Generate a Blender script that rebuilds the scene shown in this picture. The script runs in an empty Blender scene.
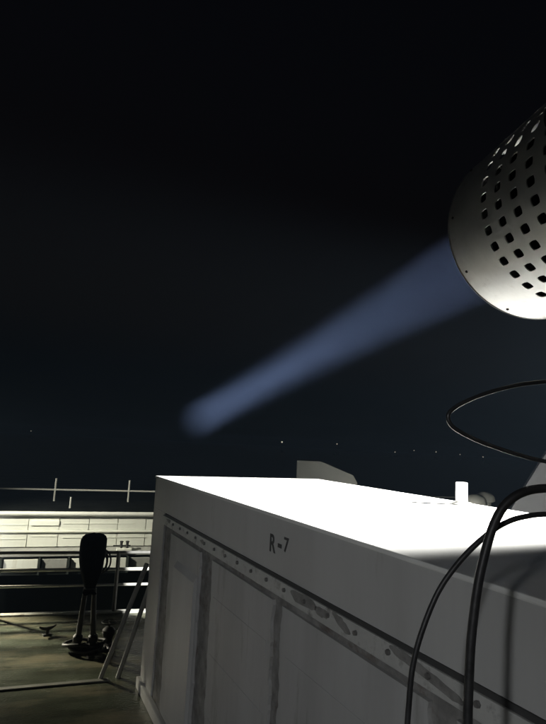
import bpy, bmesh, math, random
from mathutils import Vector, Matrix, Euler, noise

random.seed(7)
R = math.radians
scene = bpy.context.scene
COL = scene.collection

# ------------------------------------------------------------------ camera
cam_d = bpy.data.cameras.new('camera')
cam_d.sensor_fit = 'VERTICAL'
cam_d.sensor_height = 24.0
cam_d.lens = 24.0 * 537.0 / 724.0
cam_d.clip_start = 0.05
cam_d.clip_end = 12000
cam = bpy.data.objects.new('camera', cam_d)
COL.objects.link(cam)
PITCH, ROLL = R(8.6), R(2.9)
cam.matrix_world = (Matrix.Translation((0, 0, 2.47))
                    @ Matrix.Rotation(math.pi / 2 + PITCH, 4, 'X')
                    @ Matrix.Rotation(ROLL, 4, 'Z'))
scene.camera = cam

# ------------------------------------------------------------------ world: night sky
world = bpy.data.worlds.new('World')
scene.world = world
world.use_nodes = True
wn = world.node_tree.nodes
bg = wn['Background']
sky = wn.new('ShaderNodeTexSky')
sky.sky_type = 'NISHITA'
sky.sun_disc = False
sky.sun_elevation = R(-4.0)
sky.sun_rotation = R(150)
world.node_tree.links.new(sky.outputs[0], bg.inputs['Color'])
bg.inputs['Strength'].default_value = 0.14

# ------------------------------------------------------------------ exposure, sampling
scene.view_settings.view_transform = 'Standard'
scene.view_settings.look = 'None'
scene.view_settings.gamma = 1.0
scene.view_settings.exposure = 0.0
scene.render.engine = 'CYCLES'
scene.cycles.use_denoising = True
scene.cycles.max_bounces = 8
scene.cycles.volume_bounces = 0
scene.cycles.sample_clamp_indirect = 40.0
scene.cycles.use_adaptive_sampling = False

BEAM_POWER = 1000000.0
FLOOD_BOX = 15000.0
FLOOD_HOUSE = 2300.0
FLOOD_BACK = 370.0
FLOOD_DECK = 1900.0
HAZE = 0.00043

# ------------------------------------------------------------------ helpers
def setp(o, label=None, cat=None, group=None, kind=None):
    if label: o['label'] = label
    if cat: o['category'] = cat
    if group: o['group'] = group
    if kind: o['kind'] = kind
    return o

def empty(name, loc, rz=0.0, label=None, cat=None, group=None):
    o = bpy.data.objects.new(name, None)
    o.empty_display_size = 0.2
    COL.objects.link(o)
    o.location = loc
    o.rotation_euler = (0, 0, rz)
    return setp(o, label, cat, group)

def link(name, bm, m, parent=None, smooth=False, loc=None):
    me = bpy.data.meshes.new(name)
    bmesh.ops.recalc_face_normals(bm, faces=bm.faces[:])
    bm.to_mesh(me)
    bm.free()
    if smooth:
        for p in me.polygons:
            p.use_smooth = True
        try:
            me.set_sharp_from_angle(angle=R(38))
        except Exception:
            pass
    me.materials.append(m)
    o = bpy.data.objects.new(name, me)
    COL.objects.link(o)
    if parent: o.parent = parent
    if loc: o.location = loc
    return o

def instance(src, parent=None, loc=None, rot=None, name=None):
    o = src.copy()
    if name: o.name = name
    COL.objects.link(o)
    o.parent = parent
    if loc is not None: o.location = loc
    if rot is not None: o.rotation_euler = rot
    return o

def box(bm, x0, x1, y0, y1, z0, z1, bev=0.0):
    r = bmesh.ops.create_cube(bm, size=1.0)
    vs = r['verts']
    for v in vs:
        v.co = Vector((x0 + (v.co.x + .5) * (x1 - x0), y0 + (v.co.y + .5) * (y1 - y0), z0 + (v.co.z + .5) * (z1 - z0)))
    if bev > 0:
        es = list({e for v in vs for e in v.link_edges})
        bmesh.ops.bevel(bm, geom=es, offset=bev, segments=2, profile=0.6, affect='EDGES')

def bbox(*a, bev=0.0):
    bm = bmesh.new(); box(bm, *a, bev=bev); return bm

def tube(bm, p0, p1, r0, r1=None, seg=14, caps=True):
    p0, p1 = Vector(p0), Vector(p1)
    r1 = r0 if r1 is None else r1
    d = (p1 - p0)
    q = d.to_track_quat('Z', 'Y').to_matrix()
    a, b = [], []
    for i in range(seg):
        t = 2 * math.pi * i / seg
        c = q @ Vector((math.cos(t), math.sin(t), 0))
        a.append(bm.verts.new(p0 + c * r0)); b.append(bm.verts.new(p1 + c * r1))
    for i in range(seg):
        j = (i + 1) % seg
        bm.faces.new((a[i], a[j], b[j], b[i]))
    if caps:
        bm.faces.new(a[::-1]); bm.faces.new(b)

def btube(*a, **k):
    bm = bmesh.new(); tube(bm, *a, **k); return bm

def lathe(bm, prof, seg=32, center=(0, 0, 0), jitter=None):
    """prof: list of (r, z); first/last r = 0 closes."""
    c = Vector(center)
    rings = []
    for r, z in prof:
        if r <= 1e-6:
            rings.append([bm.verts.new(c + Vector((0, 0, z)))])
        else:
            ring = []
            for i in range(seg):
                t = 2 * math.pi * i / seg
                p = Vector((math.cos(t) * r, math.sin(t) * r, z))
                if jitter: p = jitter(p, t)
                ring.append(bm.verts.new(c + p))
            rings.append(ring)
    for k in range(len(rings) - 1):
        A, B = rings[k], rings[k + 1]
        for i in range(seg):
            j = (i + 1) % seg
            if len(A) == 1 and len(B) == 1: continue
            if len(A) == 1: bm.faces.new((A[0], B[j], B[i]))
            elif len(B) == 1: bm.faces.new((A[i], A[j], B[0]))
            else: bm.faces.new((A[i], A[j], B[j], B[i]))

def catmull(pts, n=8):
    P = [Vector(p) for p in pts]
    P = [P[0] * 2 - P[1]] + P + [P[-1] * 2 - P[-2]]
    out = []
    for i in range(1, len(P) - 2):
        for k in range(n):
            t = k / n
            a, b, c, d = P[i - 1], P[i], P[i + 1], P[i + 2]
            out.append(0.5 * ((2 * b) + (c - a) * t + (2 * a - 5 * b + 4 * c - d) * t * t + (3 * b - a - 3 * c + d) * t ** 3))
    out.append(P[-2])
    return out

def sweep(bm, pts, r, seg=12):
    prev = None
    nrm = None
    rr = r if callable(r) else (lambda t: r)
    n = len(pts)
    for i, p in enumerate(pts):
        d = (pts[min(i + 1, n - 1)] - pts[max(i - 1, 0)]).normalized()
        if nrm is None:
            nrm = d.orthogonal().normalized()
        nrm = (nrm - d * nrm.dot(d)).normalized()
        bn = d.cross(nrm)
        ring = []
        for k in range(seg):
            t = 2 * math.pi * k / seg
            ring.append(bm.verts.new(p + (nrm * math.cos(t) + bn * math.sin(t)) * rr(i / (n - 1))))
        if prev:
            for k in range(seg):
                j = (k + 1) % seg
                bm.faces.new((prev[k], prev[j], ring[j], ring[k]))
        else:
            bm.faces.new(ring[::-1])
        prev = ring
    bm.faces.new(prev)

def prism(bm, poly, y0, y1):
    """poly in (x, z), extruded along y."""
    a = [bm.verts.new((x, y0, z)) for x, z in poly]
    b = [bm.verts.new((x, y1, z)) for x, z in poly]
    n = len(poly)
    bm.faces.new(a); bm.faces.new(b[::-1])
    for i in range(n):
        j = (i + 1) % n
        bm.faces.new((a[i], b[i], b[j], a[j]))

# ------------------------------------------------------------------ materials
MATS = {}
def mat(name, col, rough=0.5, metal=0.0, var=0.15, scale=6.0, dirt=None, dirt_amt=0.0, dirt_scale=3.0,
        bump=0.0, bump_scale=60.0, rvar=0.12, coat=0.0, streak=False, spec=0.5, stretch=None):
    m = bpy.data.materials.new(name)
    m.use_nodes = True
    nt = m.node_tree
    n, l = nt.nodes, nt.links
    b = n['Principled BSDF']
    b.inputs['Metallic'].default_value = metal
    b.inputs['Roughness'].default_value = rough
    b.inputs['Specular IOR Level'].default_value = spec
    if coat: b.inputs['Coat Weight'].default_value = coat
    tc = n.new('ShaderNodeTexCoord')
    mp = n.new('ShaderNodeMapping')
    if streak: mp.inputs['Scale'].default_value = (1.0, 1.0, 0.16)
    if stretch: mp.inputs['Scale'].default_value = stretch
    l.new(tc.outputs['Object'], mp.inputs['Vector'])
    nz = n.new('ShaderNodeTexNoise')
    nz.inputs['Scale'].default_value = scale
    nz.inputs['Detail'].default_value = 6
    nz.inputs['Roughness'].default_value = 0.62
    l.new(mp.outputs[0], nz.inputs['Vector'])
    rp = n.new('ShaderNodeValToRGB')
    rp.color_ramp.elements[0].position = 0.3
    rp.color_ramp.elements[1].position = 0.72
    c = Vector(col)
    lo, hi = c * (1 - var), c * (1 + var)
    rp.color_ramp.elements[0].color = (*[min(1, x) for x in lo], 1)
    rp.color_ramp.elements[1].color = (*[min(1, x) for x in hi], 1)
    l.new(nz.outputs['Fac'], rp.inputs[0])
    out = rp.outputs[0]
    if dirt:
        n2 = n.new('ShaderNodeTexNoise')
        n2.inputs['Scale'].default_value = dirt_scale
        n2.inputs['Detail'].default_value = 9
        n2.inputs['Roughness'].default_value = 0.7
        l.new(mp.outputs[0], n2.inputs['Vector'])
        r2 = n.new('ShaderNodeValToRGB')
        r2.color_ramp.elements[0].position = 0.62 - dirt_amt * 0.3
        r2.color_ramp.elements[1].position = 0.74 - dirt_amt * 0.2
        r2.color_ramp.elements[0].color = (0, 0, 0, 1)
        r2.color_ramp.elements[1].color = (1, 1, 1, 1)
        l.new(n2.outputs['Fac'], r2.inputs[0])
        mx = n.new('ShaderNodeMixRGB')
        mx.inputs['Color2'].default_value = (*dirt, 1)
        l.new(r2.outputs[0], mx.inputs['Fac'])
        l.new(out, mx.inputs['Color1'])
        out = mx.outputs[0]
    l.new(out, b.inputs['Base Color'])
    if rvar:
        mr = n.new('ShaderNodeMapRange')
        mr.inputs['To Min'].default_value = max(0.02, rough - rvar)
        mr.inputs['To Max'].default_value = min(1.0, rough + rvar)
        l.new(nz.outputs['Fac'], mr.inputs['Value'])
        l.new(mr.outputs[0], b.inputs['Roughness'])
    if bump:
        n3 = n.new('ShaderNodeTexNoise')
        n3.inputs['Scale'].default_value = bump_scale
        n3.inputs['Detail'].default_value = 5
        l.new(tc.outputs['Object'], n3.inputs['Vector'])
        bp = n.new('ShaderNodeBump')
        bp.inputs['Strength'].default_value = bump
        bp.inputs['Distance'].default_value = 0.01
        l.new(n3.outputs['Fac'], bp.inputs['Height'])
        l.new(bp.outputs[0], b.inputs['Normal'])
    MATS[name] = m
    return m

def glow(name, col, strength):
    m = bpy.data.materials.new(name)
    m.use_nodes = True
    b = m.node_tree.nodes['Principled BSDF']
    b.inputs['Base Color'].default_value = (0.8, 0.8, 0.8, 1)
    b.inputs['Emission Color'].default_value = (*col, 1)
    b.inputs['Emission Strength'].default_value = strength
    return m

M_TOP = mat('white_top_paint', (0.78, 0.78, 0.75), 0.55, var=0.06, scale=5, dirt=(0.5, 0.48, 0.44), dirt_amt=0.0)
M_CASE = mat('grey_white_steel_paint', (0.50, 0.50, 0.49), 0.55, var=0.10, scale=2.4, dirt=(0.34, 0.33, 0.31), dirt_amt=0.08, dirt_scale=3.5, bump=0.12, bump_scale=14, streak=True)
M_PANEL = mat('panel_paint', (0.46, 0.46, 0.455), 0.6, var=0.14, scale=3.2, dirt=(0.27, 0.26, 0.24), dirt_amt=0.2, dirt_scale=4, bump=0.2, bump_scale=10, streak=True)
M_STRIP = mat('flange_paint', (0.52, 0.52, 0.50), 0.55, var=0.14, scale=9, dirt=(0.2, 0.19, 0.18), dirt_amt=0.3, dirt_scale=9, bump=0.2, bump_scale=30)
M_RUST = mat('weathered_bare_steel', (0.25, 0.245, 0.235), 0.8, var=0.4, scale=9, dirt=(0.13, 0.10, 0.085), dirt_amt=0.3, dirt_scale=6, bump=0.5, bump_scale=40)
M_CHIP = mat('flaked_primer', (0.24, 0.235, 0.225), 0.75, var=0.3, scale=20)
M_LIP_SHADE = mat('lip_shadow_black', (0.055, 0.055, 0.055), 0.7, var=0.2)
M_BOLT = mat('dark_bolt_steel', (0.18, 0.175, 0.17), 0.55, metal=0.3, var=0.2)
M_STENCIL = mat('black_stencil_paint', (0.06, 0.06, 0.06), 0.7, var=0.3, scale=40)
M_SHROUD = mat('brushed_stainless', (0.70, 0.695, 0.675), 0.42, metal=0.35, var=0.10, scale=14, dirt=(0.38, 0.36, 0.33), dirt_amt=0.12, dirt_scale=7, bump=0.05, bump_scale=40, rvar=0.1)
M_DARK = mat('dark_grey_metal', (0.05, 0.05, 0.052), 0.5, metal=0.2, var=0.2)
M_HOLE_DARK = mat('hole_dark_black', (0.010, 0.010, 0.010), 0.95, var=0.3, rvar=0.03, spec=0.08)
M_REFL = mat('mirror_reflector', (0.85, 0.85, 0.86), 0.08, metal=1.0, var=0.02, rvar=0.03)
M_CABLE = mat('black_rubber_cable', (0.03, 0.03, 0.031), 0.45, var=0.3, scale=30, rvar=0.1, bump=0.1, bump_scale=80)
M_HOUSE = mat('deckhouse_white_paint', (0.72, 0.73, 0.66), 0.45, var=0.06, scale=2.0, dirt=(0.50, 0.47, 0.38), dirt_amt=0.18, dirt_scale=2.0, streak=True, bump=0.1, bump_scale=6)
M_HOUSE2 = mat('deckhouse_bright_paint', (0.82, 0.83, 0.76), 0.35, var=0.04, scale=2.0)
M_CORN = mat('gutter_gloss_white', (0.66, 0.66, 0.62), 0.2, var=0.06, scale=4, rvar=0.08)
M_SHELF = mat('grey_ledge_paint', (0.30, 0.30, 0.28), 0.4, var=0.2, scale=3, dirt=(0.16, 0.15, 0.13), dirt_amt=0.2)
M_ROOF = mat('dark_roof_coating', (0.009, 0.010, 0.010), 1.0, var=0.3, scale=3, rvar=0, spec=0.0)
M_LOW = mat('dark_green_hull_paint', (0.02, 0.026, 0.022), 0.7, var=0.3, scale=2)
M_RAIL = mat('white_rail_paint', (0.40, 0.40, 0.37), 0.35, var=0.12, scale=7, dirt=(0.3, 0.2, 0.13), dirt_amt=0.06, dirt_scale=8)
M_RAILD = mat('dull_white_rail_paint', (0.46, 0.46, 0.42), 0.35, var=0.2, scale=5, dirt=(0.10, 0.07, 0.05), dirt_amt=0.15, dirt_scale=6)
M_LOOP = mat('glossy_grey_cable', (0.055, 0.056, 0.058), 0.25, var=0.2, scale=30, rvar=0.06)
M_RAILG = mat('grey_rail_paint', (0.14, 0.14, 0.13), 0.4, var=0.15, scale=7)
M_DECK = mat('green_deck_paint', (0.058, 0.066, 0.046), 0.24, stretch=(0.45, 1.9, 1.0), var=0.5, scale=1.8, dirt=(0.15, 0.135, 0.092), dirt_amt=0.45, dirt_scale=1.3, bump=0.35, bump_scale=42, rvar=0.16)  # dirt stretched along the railing, also standing in for its shadow bands
M_KERB = mat('worn_kerb_paint', (0.20, 0.20, 0.18), 0.35, var=0.3, scale=6)
M_CANVAS = mat('black_canvas', (0.012, 0.012, 0.010), 0.95, spec=0.08, var=0.3, scale=8, bump=0.3, bump_scale=30)
M_CAST = mat('black_cast_iron', (0.02, 0.02, 0.02), 0.6, var=0.3)
M_CASTG = mat('dark_grey_stand_paint', (0.04, 0.04, 0.038), 0.5, var=0.3)
M_PIPE = mat('galvanised_pipe', (0.30, 0.30, 0.285), 0.5, metal=0.3, var=0.25, scale=8)
M_GREYC = mat('pale_grey_casing_paint', (0.42, 0.43, 0.38), 0.5, var=0.15, scale=2, streak=True, dirt=(0.26, 0.25, 0.21), dirt_amt=0.15)
M_TRUNK = mat('grey_trunk_paint', (0.045, 0.045, 0.045), 0.55, var=0.15, scale=2, streak=True)
M_HOODP = mat('drab_casing_paint', (0.18, 0.178, 0.15), 0.55, var=0.15, scale=2, streak=True)
M_HULL = mat('ship_hull_paint', (0.03, 0.03, 0.035), 0.5, var=0.3)
M_BOAT = mat('far_boat_paint', (0.1, 0.1, 0.1), 0.5)

def water_mat():
    m = bpy.data.materials.new('night_sea')
    m.use_nodes = True
    n, l = m.node_tree.nodes, m.node_tree.links
    b = n['Principled BSDF']
    b.inputs['Base Color'].default_value = (0.006, 0.010, 0.014, 1)
    b.inputs['Roughness'].default_value = 0.35
    tc = n.new('ShaderNodeTexCoord')
    nz = n.new('ShaderNodeTexNoise')
    nz.inputs['Scale'].default_value = 0.25
    nz.inputs['Detail'].default_value = 8
    l.new(tc.outputs['Object'], nz.inputs['Vector'])
    bp = n.new('ShaderNodeBump')
    bp.inputs['Strength'].default_value = 0.6
    bp.inputs['Distance'].default_value = 0.6
    l.new(nz.outputs['Fac'], bp.inputs['Height'])
    l.new(bp.outputs[0], b.inputs['Normal'])
    return m

# ------------------------------------------------------------------ the setting: sea, hull, decks
bm = bmesh.new()
bmesh.ops.create_circle(bm, cap_ends=True, segments=96, radius=2500)
sea = link('sea', bm, water_mat(), loc=(0, 0, -9))
setp(sea, kind='structure')

hull = link('ship_hull', bbox(-30, 30, -30, 22, -10.5, -2.30), M_HULL)
hull.rotation_euler.z = R(17); setp(hull, kind='structure')
ld = link('lower_deck', bbox(-29.9, 29.9, -29.9, 21.9, -2.296, -2.2), M_LOW)
ld.rotation_euler.z = R(17); setp(ld, kind='structure')

RAIL_A = R(15.5)
RAIL_O = Vector((-3.465, 7.65, 0))
deck = link('deck', bbox(-14, 16, -22, 0.06, -0.25, 0.0), M_DECK, loc=RAIL_O)
deck.rotation_euler.z = RAIL_A; setp(deck, kind='structure')
bulk = link('bulkhead', bbox(-13.9, 15.9, -21.9, -0.3, -2.198, -0.252), M_LOW, loc=RAIL_O)
bulk.rotation_euler.z = RAIL_A; setp(bulk, kind='structure')

# low kerb bar across the deck
k0, k1 = Vector((-2.459, 5.588, 0)), Vector((-1.62, 5.872, 0))
kd = (k1 - k0).normalized()
kerb = link('deck_kerb', bbox(-5, 1.0, -0.03, 0.03, 0.0, 0.014, bev=0.004), M_KERB, loc=k0)
kerb.rotation_euler.z = math.atan2(kd.y, kd.x); setp(kerb, kind='structure')

# ------------------------------------------------------------------ the big white equipment casing
BOX_A = math.atan2(-math.cos(R(25.2)), math.sin(R(25.2)))
L, W, H = 6.0, 1.96, 2.07
case = empty('equipment_container', (-1.165, 5.80, 0), BOX_A,
             'long white steel deck container with bolted flange, recessed side panels and stencilled number', 'container')
link('core', bbox(0.02, L - .02, 0.014, W - .02, 0.08, H - .022), M_RUST, case)
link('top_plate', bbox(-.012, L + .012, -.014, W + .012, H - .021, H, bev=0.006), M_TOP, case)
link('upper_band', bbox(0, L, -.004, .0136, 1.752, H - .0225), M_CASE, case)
link('lip_shadow_strip', bbox(0.5, L - .05, -.012, .0134, 1.732, 1.7515), M_LIP_SHADE, case)  # dark strip standing in for the shadow under the upper band's lip
link('flange', bbox(0.45, L - .02, -.022, .0135, 1.650, 1.7315, bev=0.004), M_STRIP, case)
link('end_wall', bbox(-.003, 0.019, .016, W - .0, .08, H - .0225), M_CASE, case)
link('back_wall', bbox(0.02, L, W - .019, W + .003, .08, H - .0225), M_CASE, case)

def ragged_panel(x0, x1, z0, z1, yf, yb, amp, seed, taper=0.0):
    """plate with uneven vertical edges, front at yf, back at yb."""
    n = 60
    rnd = random.Random(seed)
    bm = bmesh.new()
    left, right = [], []
    for i in range(n + 1):
        t = i / n
        z = z0 + (z1 - z0) * t
        nl = (noise.noise(Vector((seed * 3.1, z * 7.0, 0))) + .8 * noise.noise(Vector((seed * 2.3, z * 22.0, 3)))) * amp + rnd.uniform(-.25, .25) * amp
        nr = (noise.noise(Vector((seed * 5.7, z * 7.0, 4))) + .8 * noise.noise(Vector((seed * 4.1, z * 22.0, 7)))) * amp + rnd.uniform(-.25, .25) * amp
        left.append((x0 + nl + taper * (1 - t), z)); right.append((x1 + nr, z))
    f = [[bm.verts.new((x, yf, z)) for x, z in row] for row in (left, right)]
    b = [[bm.verts.new((x, yb, z)) for x, z in row] for row in (left, right)]
    for i in range(n):
        bm.faces.new((f[0][i], f[1][i], f[1][i + 1], f[0][i + 1]))
        bm.faces.new((f[0][i + 1], b[0][i + 1], b[0][i], f[0][i]))
        bm.faces.new((f[1][i], b[1][i], b[1][i + 1], f[1][i + 1]))
    for i in (0, n):
        bm.faces.new((f[0][i], b[0][i], b[1][i], f[1][i]))
    return bm

link('corner_post', ragged_panel(0.0, 0.45, 0.10, 1.7505, -.003, .0135, 0.012, 2), M_CASE, case)
PX = [(0.74, 1.60), (1.885, 2.90), (3.02, 4.17), (4.30, 5.42), (5.54, 5.99)]
for i, (a, b) in enumerate(PX):
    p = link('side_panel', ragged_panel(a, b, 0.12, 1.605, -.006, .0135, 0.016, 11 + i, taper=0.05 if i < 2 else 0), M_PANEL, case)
    if i > 0:
        for zz in (0.50, 0.90, 1.28):
            link('bead', bbox(a + .06, b - .06, -.0085, -.0055, zz, zz + .09, bev=0.0022), M_PANEL, p)
# raised sub-plate on the first panel, its sloping top edge catches light
bm = bmesh.new()
box(bm, 1.0, 1.575, -.035, -.0065, 0.22, 1.42)
for v in bm.verts:
    if v.co.z > 1.4 and v.co.y < -.03: v.co.z -= .05
link('raised_plate', bm, M_CASE, case)

bm = bmesh.new()
r = bmesh.ops.create_cone(bm, cap_ends=True, segments=6, radius1=.012, radius2=.0105, depth=.012,
                          matrix=Matrix.Rotation(R(90), 4, 'X'))
bolt0 = link('bolt', bm, M_BOLT, case, loc=(0.85, -.028, 1.700))
for i in range(1, 24):
    instance(bolt0, case, (0.85 + .2222 * i, -.028, 1.700 + random.uniform(-.003, .004)), (0, random.uniform(0, 1), 0))

def chip(pts, seed):
    rnd = random.Random(seed)
    c = [Vector((p[0], 0, p[1])) for p in pts]
    n = len(c)
    loop_ = catmull(c + c[:3], 6)[6:6 + n * 6]
    P = [(p.x + rnd.uniform(-.004, .004), p.z + rnd.uniform(-.0025, .0025)) for p in loop_]
    bm = bmesh.new()
    prism(bm, P, -.0235, -.0221)
    return bm
for i, pts in enumerate([
        [(3.15, 1.722), (3.37, 1.728), (3.39, 1.688), (3.20, 1.678)],
        [(3.40, 1.712), (3.52, 1.715), (3.50, 1.684), (3.42, 1.680)],
        [(3.545, 1.726), (3.63, 1.722), (3.70, 1.682), (3.64, 1.676)],
        [(3.97, 1.726), (4.10, 1.726), (4.33, 1.690), (4.30, 1.668), (4.02, 1.700)],
        [(1.62, 1.70), (1.70, 1.715), (1.72, 1.68)], [(0.60, 1.715), (0.74, 1.72), (0.70, 1.69)]]):
    link('paint_chip', chip(pts, i), M_CHIP, case)

def letter(txt, size, x, z, xs=1.0):
    cu = bpy.data.curves.new('stencil_curve', 'FONT')
    cu.body = txt; cu.size = size; cu.extrude = 0.0008
    cu.offset = size * 0.018
    o = bpy.data.objects.new('tmp', cu)
    COL.objects.link(o)
    dg = bpy.context.evaluated_depsgraph_get()
    me = bpy.data.meshes.new_from_object(o.evaluated_get(dg))
    bpy.data.objects.remove(o); bpy.data.curves.remove(cu)
    me.materials.clear(); me.materials.append(M_STENCIL)
    me.transform(Matrix.Rotation(R(90), 4, 'X') @ Matrix.Diagonal((xs, 1, 1, 1)))
    t = bpy.data.objects.new('stencil_letter', me)
    COL.objects.link(t); t.parent = case
    t.location = (x, -.0055, z)
letter('R', 0.138, 2.822, 1.856, 0.95)
letter('-', 0.17, 2.930, 1.868, 1.0)
letter('7', 0.108, 3.005, 1.888, 1.1)

link('base_rail', bbox(-.02, L + .02, -.04, .0135, 0.0, 0.10, bev=0.012), M_CASE, case)
link('skid', bbox(0.1, L - .1, 0.2, W - .1, 0.0, .079), M_DARK, case)

# short white post on the top
bm = bmesh.new()
lathe(bm, [(0, 0), (.075, 0), (.075, .018), (.046, .022), (.045, .165), (.041, .172), (0, .173)], 20)
link('lifting_post', bm, M_TOP, case, smooth=True, loc=(2.50, 1.80, H - .001))

# ------------------------------------------------------------------ searchlight with perforated shroud
AX = Vector((-0.1373, 0.9903, 0.0332)).normalized()     # the way it shines
RIM = Vector((0.786, 1.60, 3.160))
SR = 0.272
stand_base = Vector((0.885, 0.93, 0.0))
sl = empty('searchlight', stand_base, 0,
           'searchlight with round stainless shroud punched with square holes, throwing a blue beam', 'searchlight')
side = AX.cross(Vector((0, 0, 1))).normalized()
upv = side.cross(AX).normalized()
def SP(ax, ang, r):      # searchlight point: ax metres behind the rim
    return RIM - stand_base - AX * ax + (side * math.cos(ang) + upv * math.sin(ang)) * r

def build_shroud():
    bm = bmesh.new()
    NA = 37
    pitch = 2 * math.pi / NA
    band, ringp, NR = 0.168, 0.067, 8
    sub = 4
    cache = {}
    def V(ax, ang):
        key = (round(ax, 5), round((ang % (2 * math.pi)) , 5))
        if key[1] >= round(2 * math.pi, 5): key = (key[0], 0.0)
        if key not in cache: cache[key] = bm.verts.new(SP(ax, ang, SR))
        return cache[key]
    # plain front band
    fr = [0.0, 0.04, 0.09, 0.14, band]
    for a0, a1 in zip(fr[:-1], fr[1:]):
        for i in range(NA):
            for s in range(sub):
                t0, t1 = (i + s / sub) * pitch, (i + (s + 1) / sub) * pitch
                bm.faces.new((V(a0, t0), V(a0, t1), V(a1, t1), V(a1, t0)))
    # perforated cells: square outer loop of 16 points bridged to a rounded-square hole
    for k in range(NR):
        for i in range(NA):
            a0 = band + k * ringp
            t0 = i * pitch
            outer, inner = [], []
            loop = [(s / 4, 0) for s in range(4)] + [(1, s / 4) for s in range(4)] + \
                   [(1 - s / 4, 1) for s in range(4)] + [(0, 1 - s / 4) for s in range(4)]
            for (u, w) in loop:
                outer.append(V(a0 + w * ringp, t0 + u * pitch))
                x, y = (u - .5) * 2, (w - .5) * 2
                m = max(abs(x), abs(y)); sq = Vector((x / m, y / m))
                ci = Vector((x, y)).normalized()
                q = (sq * 0.45 + ci * 0.55); q = Vector((q.x * .54, q.y * .47))
                inner.append(bm.verts.new(SP(a0 + (q.y * .5 + .5) * ringp, t0 + (q.x * .5 + .5) * pitch, SR)))
            for j in range(16):
                j2 = (j + 1) % 16
                bm.faces.new((outer[j], outer[j2], inner[j2], inner[j]))
    aend = band + NR * ringp
    for a0, a1 in ((aend, aend + .04), (aend + .04, aend + .08)):
        for i in range(NA):
            for s in range(sub):
                t0, t1 = (i + s / sub) * pitch, (i + (s + 1) / sub) * pitch
                bm.faces.new((V(a0, t0), V(a0, t1), V(a1, t1), V(a1, t0)))
    return bm, aend + .08
bm, SEND = build_shroud()
shroud = link('perforated_shroud', bm, M_SHROUD, sl, smooth=True)
md = shroud.modifiers.new('thickness', 'SOLIDIFY')
md.thickness = 0.003; md.offset = -1
es = shroud.modifiers.new('crisp_edges', 'EDGE_SPLIT'); es.split_angle = R(30)
bm = bmesh.new()     # rolled lip on the front edge
ring = [SP(0.0, 2 * math.pi * i / 96, SR - .0015) for i in range(97)]
prev = None
rr = []
for i in range(96):
    c = ring[i]
    out = (side * math.cos(2 * math.pi * i / 96) + upv * math.sin(2 * math.pi * i / 96))
    rr.append([bm.verts.new(c + (out * math.cos(t) + AX * math.sin(t)) * .0036) for t in [k * math.pi / 4 for k in range(8)]])
for i in range(96):
    j = (i + 1) % 96
    for k in range(8):
        m = (k + 1) % 8
        bm.faces.new((rr[i][k], rr[i][m], rr[j][m], rr[j][k]))
link('rim_lip', bm, M_SHROUD, sl, smooth=True)
# lamp inside: reflector bowl, lens housing, rear cap
def axlathe(name, prof, m, parent=sl, seg=48):
    bm = bmesh.new()
    q = Matrix((side, upv, -AX)).transposed()
    tmp = bmesh.new(); tmp.free()
    lathe(bm, prof, seg)
    for v in bm.verts:
        v.co = (RIM - stand_base) + q @ v.co
    return link(name, bm, m, parent, smooth=True)
axlathe('rear_cap', [(SR + .004, SEND - .02), (SR + .004, SEND + .02), (SR * .86, SEND + .09), (SR * .45, SEND + .15), (0, SEND + .16)], M_DARK)
lens_h = axlathe('lamp_housing', [(0.0, .50), (.10, .50), (.19, .36), (.205, .20), (.20, .20), (.18, .35), (.09, .47), (0, .475)], M_DARK)
axlathe('reflector', [(0, .465), (.085, .455), (.165, .35), (.192, .205)], M_REFL, lens_h)
axlathe('hole_dark_liner', [(.225, .10), (.235, .10), (.235, SEND), (.225, SEND)], M_HOLE_DARK)  # black liner added so the drum's inside stays dark behind the holes
bm = bmesh.new()
bmesh.ops.create_uvsphere(bm, u_segments=10, v_segments=6, radius=.0045)
screw = link('rim_screw', bm, M_DARK, sl, smooth=True, loc=SP(.028, R(250), SR))
for k in range(1, 10):
    instance(screw, sl, SP(.028, R(250 + 36 * k), SR))
# yoke and stand, behind and below the drum
ya = 0.60
yb = RIM - stand_base - AX * ya
bm = bmesh.new()
pts = [yb + side * s * (SR + .035) + upv * z for s, z in ((-1, .06), (-1, -.22))] + \
      [yb + side * s * .30 + upv * -.34 for s in (-.6, .6)] + [yb + side * (SR + .035) + upv * z for z in (-.22, .06)]
sweep(bm, catmull(pts, 6), .022, 10)
link('yoke', bm, M_DARK, sl, smooth=True)
for s in (-1, 1):
    link('pivot_knob', btube(yb + side * s * (SR - .01), yb + side * s * (SR + .075), .035, seg=16), M_DARK, sl, smooth=True)
foot = yb - upv * .33
link('post', btube((foot.x, foot.y, 0.02), (foot.x, foot.y, foot.z), .06, seg=20), M_GREYC, sl, smooth=True)
link('base_plate', btube((foot.x, foot.y, 0), (foot.x, foot.y, .02), .17, seg=24), M_GREYC, sl)
ld_ = bpy.data.lights.new('searchlight_lamp', 'SPOT')
ld_.energy = BEAM_POWER
ld_.color = (0.74, 0.74, 1.0)
ld_.spot_size = R(4.8)
ld_.spot_blend = 1.0
ld_.shadow_soft_size = 0.15
lo = bpy.data.objects.new('searchlight_lamp', ld_)
COL.objects.link(lo)
lo.parent = sl
lo.location = RIM - stand_base - AX * 0.18
lo.rotation_euler = AX.to_track_quat('-Z', 'Y').to_euler()

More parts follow.
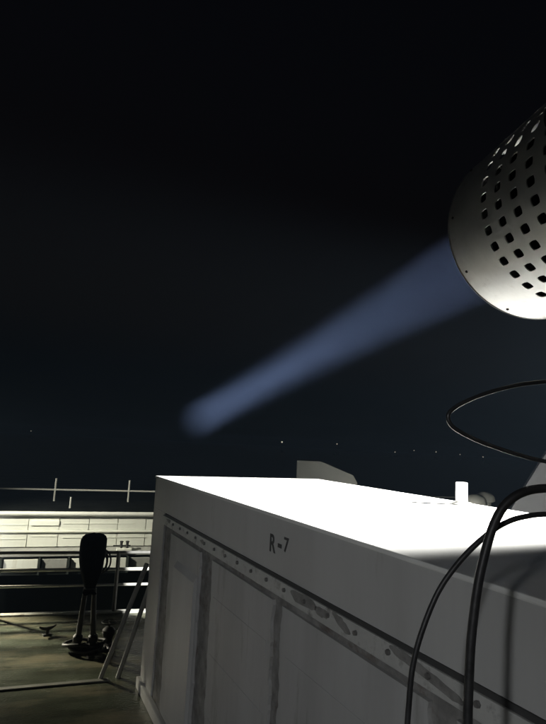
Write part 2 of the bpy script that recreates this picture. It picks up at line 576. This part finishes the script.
# ------------------------------------------------------------------ cables
def cable(name, pts, r, label, n=8, m=None):
    bm = bmesh.new()
    sweep(bm, catmull(pts, n), r, 14)
    o = link(name, bm, m or M_CABLE, None, smooth=True)
    return setp(o, label, 'cable')
cable('cable', [(0.93, 0.93, 2.62), (0.85, 1.0, 2.53), (.77, 1.13, 2.44), (.669, 1.25, 2.404), (.637, 1.25, 2.400), (.600, 1.25, 2.394), (.566, 1.25, 2.379),
                (.538, 1.25, 2.353), (.517, 1.25, 2.315), (.501, 1.25, 2.269), (.484, 1.25, 2.203), (.473, 1.25, 2.14),
                (.464, 1.25, 2.066), (.459, 1.25, 1.985), (.456, 1.25, 1.897), (.456, 1.25, 1.7), (.46, 1.24, 1.2),
                (.47, 1.2, .6), (.50, 1.1, .10), (.58, .95, .012), (.75, .7, .012), (1.0, .3, .012)], .0100,
      'thick black rubber cable hanging in front of the container side')
cable('cable', [(0.90, 1.0, 2.48), (.80, 1.12, 2.40), (.694, 1.3, 2.337), (.661, 1.3, 2.337), (.623, 1.3, 2.332), (.580, 1.3, 2.320), (.540, 1.3, 2.298), (.493, 1.3, 2.259),
                (.446, 1.3, 2.208), (.407, 1.3, 2.151), (.375, 1.3, 2.077), (.353, 1.3, 2.002), (.343, 1.3, 1.918),
                (.337, 1.3, 1.75), (.335, 1.29, 1.2), (.34, 1.25, .6), (.36, 1.2, .1), (.42, 1.1, .008), (.5, .9, .008), (.75, .5, .008)], .0064,
      'thinner black cable curving down beside the thick cable')
loop = [(0.90, .99, 2.74), (.80, 1.12, 2.68), (.676, 1.22, 2.650), (.643, 1.24, 2.645), (.582, 1.25, 2.635), (.511, 1.25, 2.614), (.452, 1.25, 2.588), (.420, 1.25, 2.566),
        (.413, 1.25, 2.548), (.426, 1.25, 2.527), (.475, 1.26, 2.504), (.533, 1.27, 2.486), (.590, 1.28, 2.472),
        (.639, 1.28, 2.462), (.70, 1.25, 2.455), (.80, 1.15, 2.46), (.90, 1.0, 2.50)]
cable('cable', loop, .0050, 'slack black cable loop hanging in the air under the searchlight', m=M_LOOP)

# ------------------------------------------------------------------ white deckhouse on the lower deck
HS = R(18.5)
HO = Vector((-5.825, 12.2, 0))
dh = empty('deckhouse', (HO.x, HO.y, -2.2), HS,
           'low white deckhouse of panelled wall sections under a dark flat roof', 'deckhouse')
OFF = 2.2
def hz(*a, bev=0.0):
    a = list(a); a[4] += OFF; a[5] += OFF
    return bbox(*a, bev=bev)
X0, X1 = -7.0, 9.0
link('body', hz(X0, X1, .05, 4.6, -.25, .615), M_HOUSE, dh)
link('roof', hz(X0 - .1, X1 + .1, -.02, 4.7, .617, .700), M_ROOF, dh)
bm = bmesh.new(); tube(bm, (X0 - .1, -.045, OFF + .655), (X1 + .1, -.045, OFF + .655), .052, seg=18)
link('gutter', bm, M_CORN, dh, smooth=True)
pan_top = link('wall_panel', hz(0.006, .634, -.012, .049, .292, .596, bev=0.006), M_HOUSE, dh)
pan_low = link('wall_panel', hz(0.006, .634, -.010, .049, -.066, .245, bev=0.006), M_HOUSE, dh)
base_x = -0.03
first = True
nx = 0
for i in range(-9, 14):
    x = base_x + .64 * i
    if i == 0:
        pan_top.location.x = x; pan_low.location.x = x
    else:
        instance(pan_top, dh, (x, random.uniform(-.004, .004), 0))
        instance(pan_low, dh, (x, random.uniform(-.004, .004), 0))
link('bright_plate', hz(.66, 1.25, -.034, -.0125, .395, .505, bev=0.006), M_HOUSE2, dh)
for a, b, zz in ((-.62, .58, .40), (-.62, .58, .10), (.68, 1.22, .15), (1.35, 2.9, .43), (1.35, 3.2, .12)):
    link('trim_strip', hz(a, b, -.019, -.0125, zz, zz + .022, bev=0.002), M_HOUSE, dh)
link('ledge_rail', hz(X0, X1, -.05, .049, .248, .288, bev=0.008), M_HOUSE2, dh)
bm = bmesh.new()
prism(bm, [(0, 0)] * 0 or [(-.001, -.07), (-.001, -.0), (0, 0)], 0, 1) if False else None
v = [bm.verts.new((x, y, z + OFF)) for x in (X0, X1) for y, z in ((.049, -.072), (-.24, -.185), (-.24, -.225), (.049, -.245))]
for q in ((0, 1, 5, 4), (1, 2, 6, 5), (2, 3, 7, 6), (3, 0, 4, 7), (3, 2, 1, 0), (4, 5, 6, 7)):
    bm.faces.new([v[k] for k in q])
link('shelf', bm, M_SHELF, dh)
# row of recessed boxes under the shelf
xs = [-2.6, -1.9, -1.25, -.55, .17, .93, 1.53, 2.1, 2.8, 3.6, 4.3, 5.0]
link('under_wall', hz(X0, X1, -.18, 4.5, -.62, -.2465), M_LOW, dh)
for i in range(len(xs) - 1):
    p = link('recess_panel', hz(xs[i] + .05, xs[i + 1] - .03, -.22, -.181, -.55, -.285, bev=0.012), M_HOUSE if i % 3 != 2 else M_SHELF, dh)
    link('stiffener', hz(xs[i] - .02, xs[i] + .02, -.30, -.181, -.60, -.250), M_LOW, dh)
link('lower_wall', hz(X0 + .2, X1 - .2, .8, 4.4, -2.2, -.6205), M_LOW, dh)

# railing on the roof
rr_ = empty('roof_railing', HO + Vector((-math.sin(HS) * 2.0, math.cos(HS) * 2.0, .70)), HS,
            'thin white railing with short upright stanchions on the deckhouse roof', 'railing')
link('rail', btube((X0, 0, .29), (X1 + 6, 0, .29), .024, seg=10), M_RAIL, rr_, smooth=True)
post = link('stanchion', btube((0, 0, 0), (0, 0, .58), .026, seg=10), M_RAIL, rr_, smooth=True)
post.location.x = 1.0
for i in list(range(-4, 0)) + list(range(1, 5)):
    instance(post, rr_, (1.0 + 1.87 * i, 0, 0))
st = link('vent_stub', btube((0, 0, 0), (0, 0, .26), .024, seg=10), M_RAIL, None, smooth=True,
          loc=HO + Vector((1.43 * math.cos(HS) - .6 * math.sin(HS), 1.43 * math.sin(HS) + .6 * math.cos(HS), .70)))
setp(st, 'single short white stub pipe standing near the front edge of deckhouse roof', 'pipe')

# twin bitts on the ledge
bt = empty('mooring_bitts', HO + Vector((2.70 * math.cos(HS) + .2 * math.sin(HS), 2.70 * math.sin(HS) - .2 * math.cos(HS), -.135)), HS,
           'small pair of dark bitts on a pale base on the deckhouse ledge', 'bitts')
link('base', bbox(-.17, .17, -.09, .09, -.02, .06, bev=0.015), M_HOUSE, bt)
for s in (-1, 1):
    bm = bmesh.new(); lathe(bm, [(.03, .06), (.03, .18), (.042, .19), (.042, .21), (0, .22)], 14, center=(s * .065, 0, 0))
    link('bitt_post', bm, M_CAST, bt, smooth=True)
link('bitt_bar', btube((-.25, 0, .11), (.14, 0, .11), .016, seg=8), M_CAST, bt)

# ------------------------------------------------------------------ deck railing
gr = empty('guard_railing', RAIL_O, RAIL_A, 'white three-bar guard railing along the wet deck edge', 'railing')
link('coaming', bbox(-9, 7, -.04, .064, -.08, 0.022, bev=0.01), M_RAILD, gr)
for z, r_, m in ((.815, .022, M_RAILG), (.585, .024, M_RAILD), (.375, .019, M_RAILD)):
    link('rail', btube((-9, 0, z), (7, 0, z), r_, seg=12), m, gr, smooth=True)
p0 = link('stanchion', btube((0, 0, .02), (0, 0, .83), .028, seg=12), M_RAILG, gr, smooth=True)
p0.location.x = 1.45
for i in (-6, -5, -4, -3, -2, -1, 1, 2, 3):
    instance(p0, gr, (1.45 + 1.62 * i, 0, 0))

# rope coil hung over the top rail
rc = RAIL_O + Vector((math.cos(RAIL_A), math.sin(RAIL_A), 0)) * 1.16
bm = bmesh.new()
rp_ = []
for k in range(121):
    t = k / 120
    a = t * 2 * math.pi * 5 + math.pi / 2
    off = (t - .5) * .16
    w = .115 + .015 * math.sin(a * .37 + 1)
    q = Vector((math.cos(a) * w + off, -.002 + .034 * math.sin(a * .5 + 2), .69 + math.sin(a) * (.165 + .012 * math.sin(t * 19))))
    rp_.append(Matrix.Rotation(RAIL_A, 3, 'Z') @ q)
sweep(bm, rp_, .012, 8)
ro = link('rope_coil', bm, M_CAST, None, smooth=True, loc=rc)
setp(ro, 'dark rope coil hung over the top bar of the guard railing', 'rope')

# ------------------------------------------------------------------ covered instrument on a two-legged stand
cv = empty('covered_instrument', (-2.0, 6.60, 0), R(8), 'deck instrument hooded in a black canvas bag on a two-legged stand', 'instrument')
def wrink(p, t):
    r = Vector((p.x, p.y)).length
    k = 1 + .05 * math.sin(3 * t + p.z * 4) + .045 * math.sin(7 * t + 5 * p.z) * (1.3 - p.z) * 1.6 + .05 * noise.noise(Vector((p.x * 9, p.y * 9, p.z * 7)))
    return Vector((p.x * k, p.y * k, p.z + .008 * math.sin(4 * t)))
bm = bmesh.new()
lathe(bm, [(0, 1.312), (.05, 1.308), (.10, 1.296), (.132, 1.272), (.148, 1.235), (.152, 1.18), (.151, 1.11), (.147, 1.04), (.138, .97), (.128, .92),
           (.108, .86), (.088, .80), (.074, .75), (.062, .715), (.052, .70), (.060, .675), (.078, .64), (.07, .635), (.04, .66), (0, .67)][::-1], 40, jitter=wrink)
hood = link('canvas_hood', bm, M_CANVAS, cv, smooth=True)
link('tie_cord', btube((0, 0, .69), (0, 0, .705), .062, seg=20), M_CAST, hood)
for s, x0, x1 in ((-1, -.055, -.075), (1, .06, .085)):
    link('leg', btube((x1 * .6, 0, .70), (x1, 0.0, .16), .026, .034, seg=10), M_CASTG, cv, smooth=True)
    bm = bmesh.new()
    lathe(bm, [(0, 0), (.075, 0), (.075, .02), (.045, .03), (.04, .10), (.055, .12), (.055, .17), (.03, .2), (0, .2)], 14, center=(x1 * 1.05, 0, 0))
    ft = link('cast_foot', bm, M_CAST, cv, smooth=True)
    link('wing_lever', btube((x1 - .11, -.01, .075), (x1 + .10, .01, .085), .012, seg=8), M_CAST, ft)
link('cross_bar', btube((-.06, 0, .30), (.07, 0, .30), .014, seg=8), M_PIPE, cv)

# slack hose heaped round the stand's feet
hp = []
for k in range(70):
    t = k / 69
    a = t * 2 * math.pi * 3.2
    rr2 = .13 + .05 * math.sin(a * 1.3) + .03 * t
    hp.append(Vector((-1.97 + math.cos(a) * rr2 * 1.35, 6.62 + math.sin(a) * rr2 * .8, .02 + .075 * t + .016 * math.sin(a * 2.7))))
bm = bmesh.new(); sweep(bm, hp, .019, 10)
ho_ = link('hose', bm, M_CAST, None, smooth=True)
setp(ho_, 'heap of black hose coiled round the feet of the hooded instrument', 'hose')

# valve beside it
vv = empty('deck_valve', (-1.80, 6.85, 0), R(20), 'squat black deck valve with hand wheel beside the hooded instrument', 'valve')
bm = bmesh.new()
lathe(bm, [(0, 0), (.085, 0), (.085, .025), (.05, .035), (.05, .08), (.075, .12), (.075, .17), (.045, .20), (.015, .21), (.015, .27), (0, .27)], 18)
link('valve_body', bm, M_CAST, vv, smooth=True)
bm = bmesh.new()
wpts = [Vector((math.cos(t) * .085, math.sin(t) * .085, .255)) for t in [2 * math.pi * i / 24 for i in range(25)]]
sweep(bm, wpts, .009, 8)
for i in range(4):
    t = i * math.pi / 2
    tube(bm, (0, 0, .255), (math.cos(t) * .085, math.sin(t) * .085, .255), .006, seg=6)
link('hand_wheel', bm, M_CAST, vv, smooth=True)

# cleat on the deck
cl = empty('deck_cleat', (-2.61, 7.06, 0), R(35), 'small black horned cleat alone on the wet deck', 'cleat')
link('cleat_base', bbox(-.05, .05, -.03, .03, 0, .015, bev=0.004), M_CAST, cl)
bm = bmesh.new()
tube(bm, (0, 0, .012), (0, 0, .07), .02, .024, seg=10)
sweep(bm, catmull([(-.10, 0, .105), (-.05, 0, .08), (0, 0, .075), (.05, 0, .08), (.10, 0, .105)], 5), lambda t: .008 + .014 * math.sin(math.pi * t), 8)
link('horns', bm, M_CAST, cl, smooth=True)

# two bare poles leaning on the container's end
for a, b, lab in (((-1.600, 5.93, 0.0), (-1.199, 5.830, 1.170), 'bare metal pole leaning on the container end, on the side of the hooded instrument'),
                  ((-1.435, 5.985, 0.0), (-1.103, 5.865, 1.145), 'bare metal pole leaning between the other leaning pole and the container corner')):
    a, b = Vector(a), Vector(b)
    bm = bmesh.new(); tube(bm, (0, 0, 0), b - a, .024, seg=12)
    o = link('pole', bm, M_PIPE, None, smooth=True, loc=a)
    setp(o, lab, 'pole', 'poles leaning on the container')

# ------------------------------------------------------------------ things standing beyond the container
hd = empty('machinery_casing', (0.477, 9.0, 0), R(-3), 'pale steel machinery casing with sloping top behind the container', 'casing')
bm = bmesh.new()
prism(bm, [(0, 0), (1.02, 0), (1.00, 1.90), (.93, 2.02), (.40, 2.215), (0.0, 2.215)], 0, .8)
bmesh.ops.bevel(bm, geom=bm.edges[:], offset=.006, segments=1, affect='EDGES')
link('casing_body', bm, M_HOODP, hd, smooth=True)
link('casing_door', bbox(.12, .82, -.02, -.001, .25, 1.55, bev=.005), M_GREYC, hd)
link('casing_base', bbox(-.04, 1.06, -.04, .84, 0, .06), M_DARK, hd)

def mushroom(x, y, h, r, label):
    o = empty('mushroom_vent', (x, y, 0), 0, label, 'vent', 'mushroom vents behind the container')
    link('vent_pipe', btube((0, 0, 0), (0, 0, h - r * .9), r * .62, seg=20), M_HOODP, o, smooth=True)
    bm = bmesh.new()
    lathe(bm, [(r * .8, h - r * 1.05), (r, h - r * .95), (r, h - r * .75), (r * .92, h - r * .45), (r * .7, h - r * .2), (r * .4, h - r * .05), (0, h)], 28)
    link('vent_cap', bm, M_HOODP, o, smooth=True)
mushroom(2.86, 7.5, 1.925, .14, 'shorter mushroom vent with grey domed cap next to white lifting post')
mushroom(3.03, 7.62, 1.955, .13, 'taller grey mushroom vent standing against the shorter mushroom vent')

ws = empty('ventilation_casing', (3.05, 7.0, 0), R(-25), 'grey tapering ventilation trunk with sloped side behind the container', 'ventilation trunk')
bm = bmesh.new()
prism(bm, [(-.2, 0), (2.2, 0), (1.9, 3.6), (1.10, 3.6), (.42, 2.43), (.26, 2.15), (.06, 1.80), (-.12, 1.3)], 0, .8)
bmesh.ops.bevel(bm, geom=bm.edges[:], offset=.02, segments=2, affect='EDGES')
link('trunk', bm, M_TRUNK, ws, smooth=True)
link('trunk_cap', bbox(1.05, 1.95, -.05, .85, 3.59, 3.67, bev=.01), M_TRUNK, ws)

# ------------------------------------------------------------------ floodlights that light the deck
def floodlight(name, base, head, target, power, cone, blend, col, size, label):
    base, head, target = Vector(base), Vector(head), Vector(target)
    root = empty(name, base, 0, label, 'floodlight')
    d = (target - head).normalized()
    hb = head - base
    link('mast', btube((0, 0, 0), (0, 0, hb.z - .12), .05, .04, seg=14), M_GREYC, root, smooth=True)
    link('mast_foot', btube((0, 0, 0), (0, 0, .03), .14, seg=18), M_GREYC, root)
    q = d.to_track_quat('-Z', 'Y').to_matrix().to_4x4()
    bm = bmesh.new()     # open-fronted tapered housing
    f = [(-.17, -.12, 0), (.17, -.12, 0), (.17, .12, 0), (-.17, .12, 0)]
    b = [(-.11, -.07, .14), (.11, -.07, .14), (.11, .07, .14), (-.11, .07, .14)]
    fv = [bm.verts.new(p) for p in f]; bv = [bm.verts.new(p) for p in b]
    for i in range(4):
        j = (i + 1) % 4
        bm.faces.new((fv[i], fv[j], bv[j], bv[i]))
    bm.faces.new(bv)
    bmesh.ops.transform(bm, matrix=Matrix.Translation(hb) @ q, verts=bm.verts)
    link('lamp_housing', bm, M_DARK, root)
    bm = bmesh.new(); box(bm, -.10, .10, -.065, .065, .132, .137)
    bmesh.ops.transform(bm, matrix=Matrix.Translation(hb) @ q, verts=bm.verts)
    link('lamp_glass', bm, glow(name + '_glass', col, 4.0), root)
    link('bracket', btube((0, 0, hb.z - .13), hb - d * .14, .018, seg=8), M_DARK, root)
    l = bpy.data.lights.new('flood_lamp', 'SPOT')
    l.energy = power; l.color = col; l.spot_size = R(cone); l.spot_blend = blend; l.shadow_soft_size = size
    o = bpy.data.objects.new('flood_lamp', l)
    COL.objects.link(o); o.parent = root
    o.location = hb + d * .02
    o.rotation_euler = d.to_track_quat('-Z', 'Y').to_euler()

floodlight('floodlight', (4.6, 4.4, 0), (4.6, 4.4, 3.65), (0.32, 4.75, 2.07), FLOOD_BOX, 66, .40, (1.0, 0.99, 0.955), .06,
           'mast floodlight aimed down onto the white container top')
floodlight('floodlight', (-7.0, 9.3, -2.2), (-7.0, 9.3, 3.2), (-2.6, 13.2, 0.2), FLOOD_HOUSE, 84, 1.0, (1.0, 0.97, 0.80), .10,
           'mast floodlight lighting the deckhouse wall')
floodlight('floodlight', (-5.1, 8.35, -2.2), (-5.1, 8.35, 1.55), (-3.3, 6.95, 0.0), FLOOD_DECK, 42, 1.0, (1.0, 0.93, 0.72), .08,
           'mast floodlight beyond the guard railing shining onto the wet deck')
floodlight('floodlight', (-2.7, -3.9, 0), (-2.7, -3.9, 3.4), (0.6, 4.1, 0.40), FLOOD_BACK, 36, .8, (0.96, 0.98, 1.0), .16,
           'dim mast floodlight behind the viewer facing the container side')

# ------------------------------------------------------------------ far shore lights, each on a boat added to carry it
M_LAMP = glow('shore_light_glow', (1.0, 0.9, 0.7), 0.7)
def shore_light(x, y, lampz, label, r):
    o = empty('shore_light', (x, y, -9), random.uniform(0, 3), label, 'boat', 'far shore lights on added boats')
    bm = bmesh.new()
    prof = [(-6, 0), (-5, 1.4), (3, 1.6), (6, 0)]
    a = [bm.verts.new((px, s * w, 1.6)) for s in (1,) for px, w in prof] + [bm.verts.new((px, -w, 1.6)) for px, w in prof[2:0:-1]]
    b = [bm.verts.new((v.co.x * .85, v.co.y * .6, -.6)) for v in a]
    bm.faces.new(a); bm.faces.new(b[::-1])
    for i in range(len(a)):
        j = (i + 1) % len(a); bm.faces.new((a[i], b[i], b[j], a[j]))
    link('hull', bm, M_BOAT, o)
    link('cabin', bbox(-3, 1, -1.0, 1.0, 1.59, 3.6, bev=.1), M_BOAT, o)
    top = lampz + 9
    link('mast', btube((0, 0, 3.5), (0, 0, top), .12, .07, seg=8), M_BOAT, o)
    bm = bmesh.new(); bmesh.ops.create_icosphere(bm, subdivisions=2, radius=r, matrix=Matrix.Translation((0, 0, top)))
    link('shore_lamp', bm, M_LAMP, o)
SHORE_LIGHTS = [
    (16.8, 700.0, 4.7, 'lone bright shore light on an added boat above the sloping machinery casing', 1.0),
    (95.3, 760.0, 6.0, 'dimmer shore light on an added boat just past the sloping machinery casing', 0.7),
    (186.1, 800.0, -1.2, 'faint shore light on an added boat, next in line after the dimmer lamp', 0.6),
    (219.4, 820.0, 2.4, 'barely visible shore light on an added boat between two faint lamps', 0.5),
    (240.3, 780.0, 1.9, 'faint shore light on an added boat out beyond the cable loop, first of a close pair', 0.6),
    (281.9, 800.0, -0.0, 'faint shore light on an added boat under the cable loop, above the lifting post', 0.5),
    (307.9, 780.0, -1.8, 'faint shore light on an added boat above the mushroom vents', 0.6),
    (-394.7, 900.0, 2.6, 'solitary faint shore light on an added boat out beyond the deckhouse roof railing', 0.5),
]
for b in SHORE_LIGHTS:
    shore_light(*b)

# ------------------------------------------------------------------ haze
hz_bm = bbox(-2600, 2600, -2600, 2600, -12, 30)
hm = bpy.data.materials.new('night_haze')
hm.use_nodes = True
hn = hm.node_tree.nodes
hn.clear()
ho = hn.new('ShaderNodeOutputMaterial')
pv = hn.new('ShaderNodeVolumePrincipled')
pv.inputs['Color'].default_value = (0.52, 0.74, 1.0, 1)
pv.inputs['Density'].default_value = HAZE
hm.node_tree.links.new(pv.outputs[0], ho.inputs['Volume'])
haze = link('haze', hz_bm, hm)
setp(haze, 'thin night sea haze in the air', None, None, 'stuff')
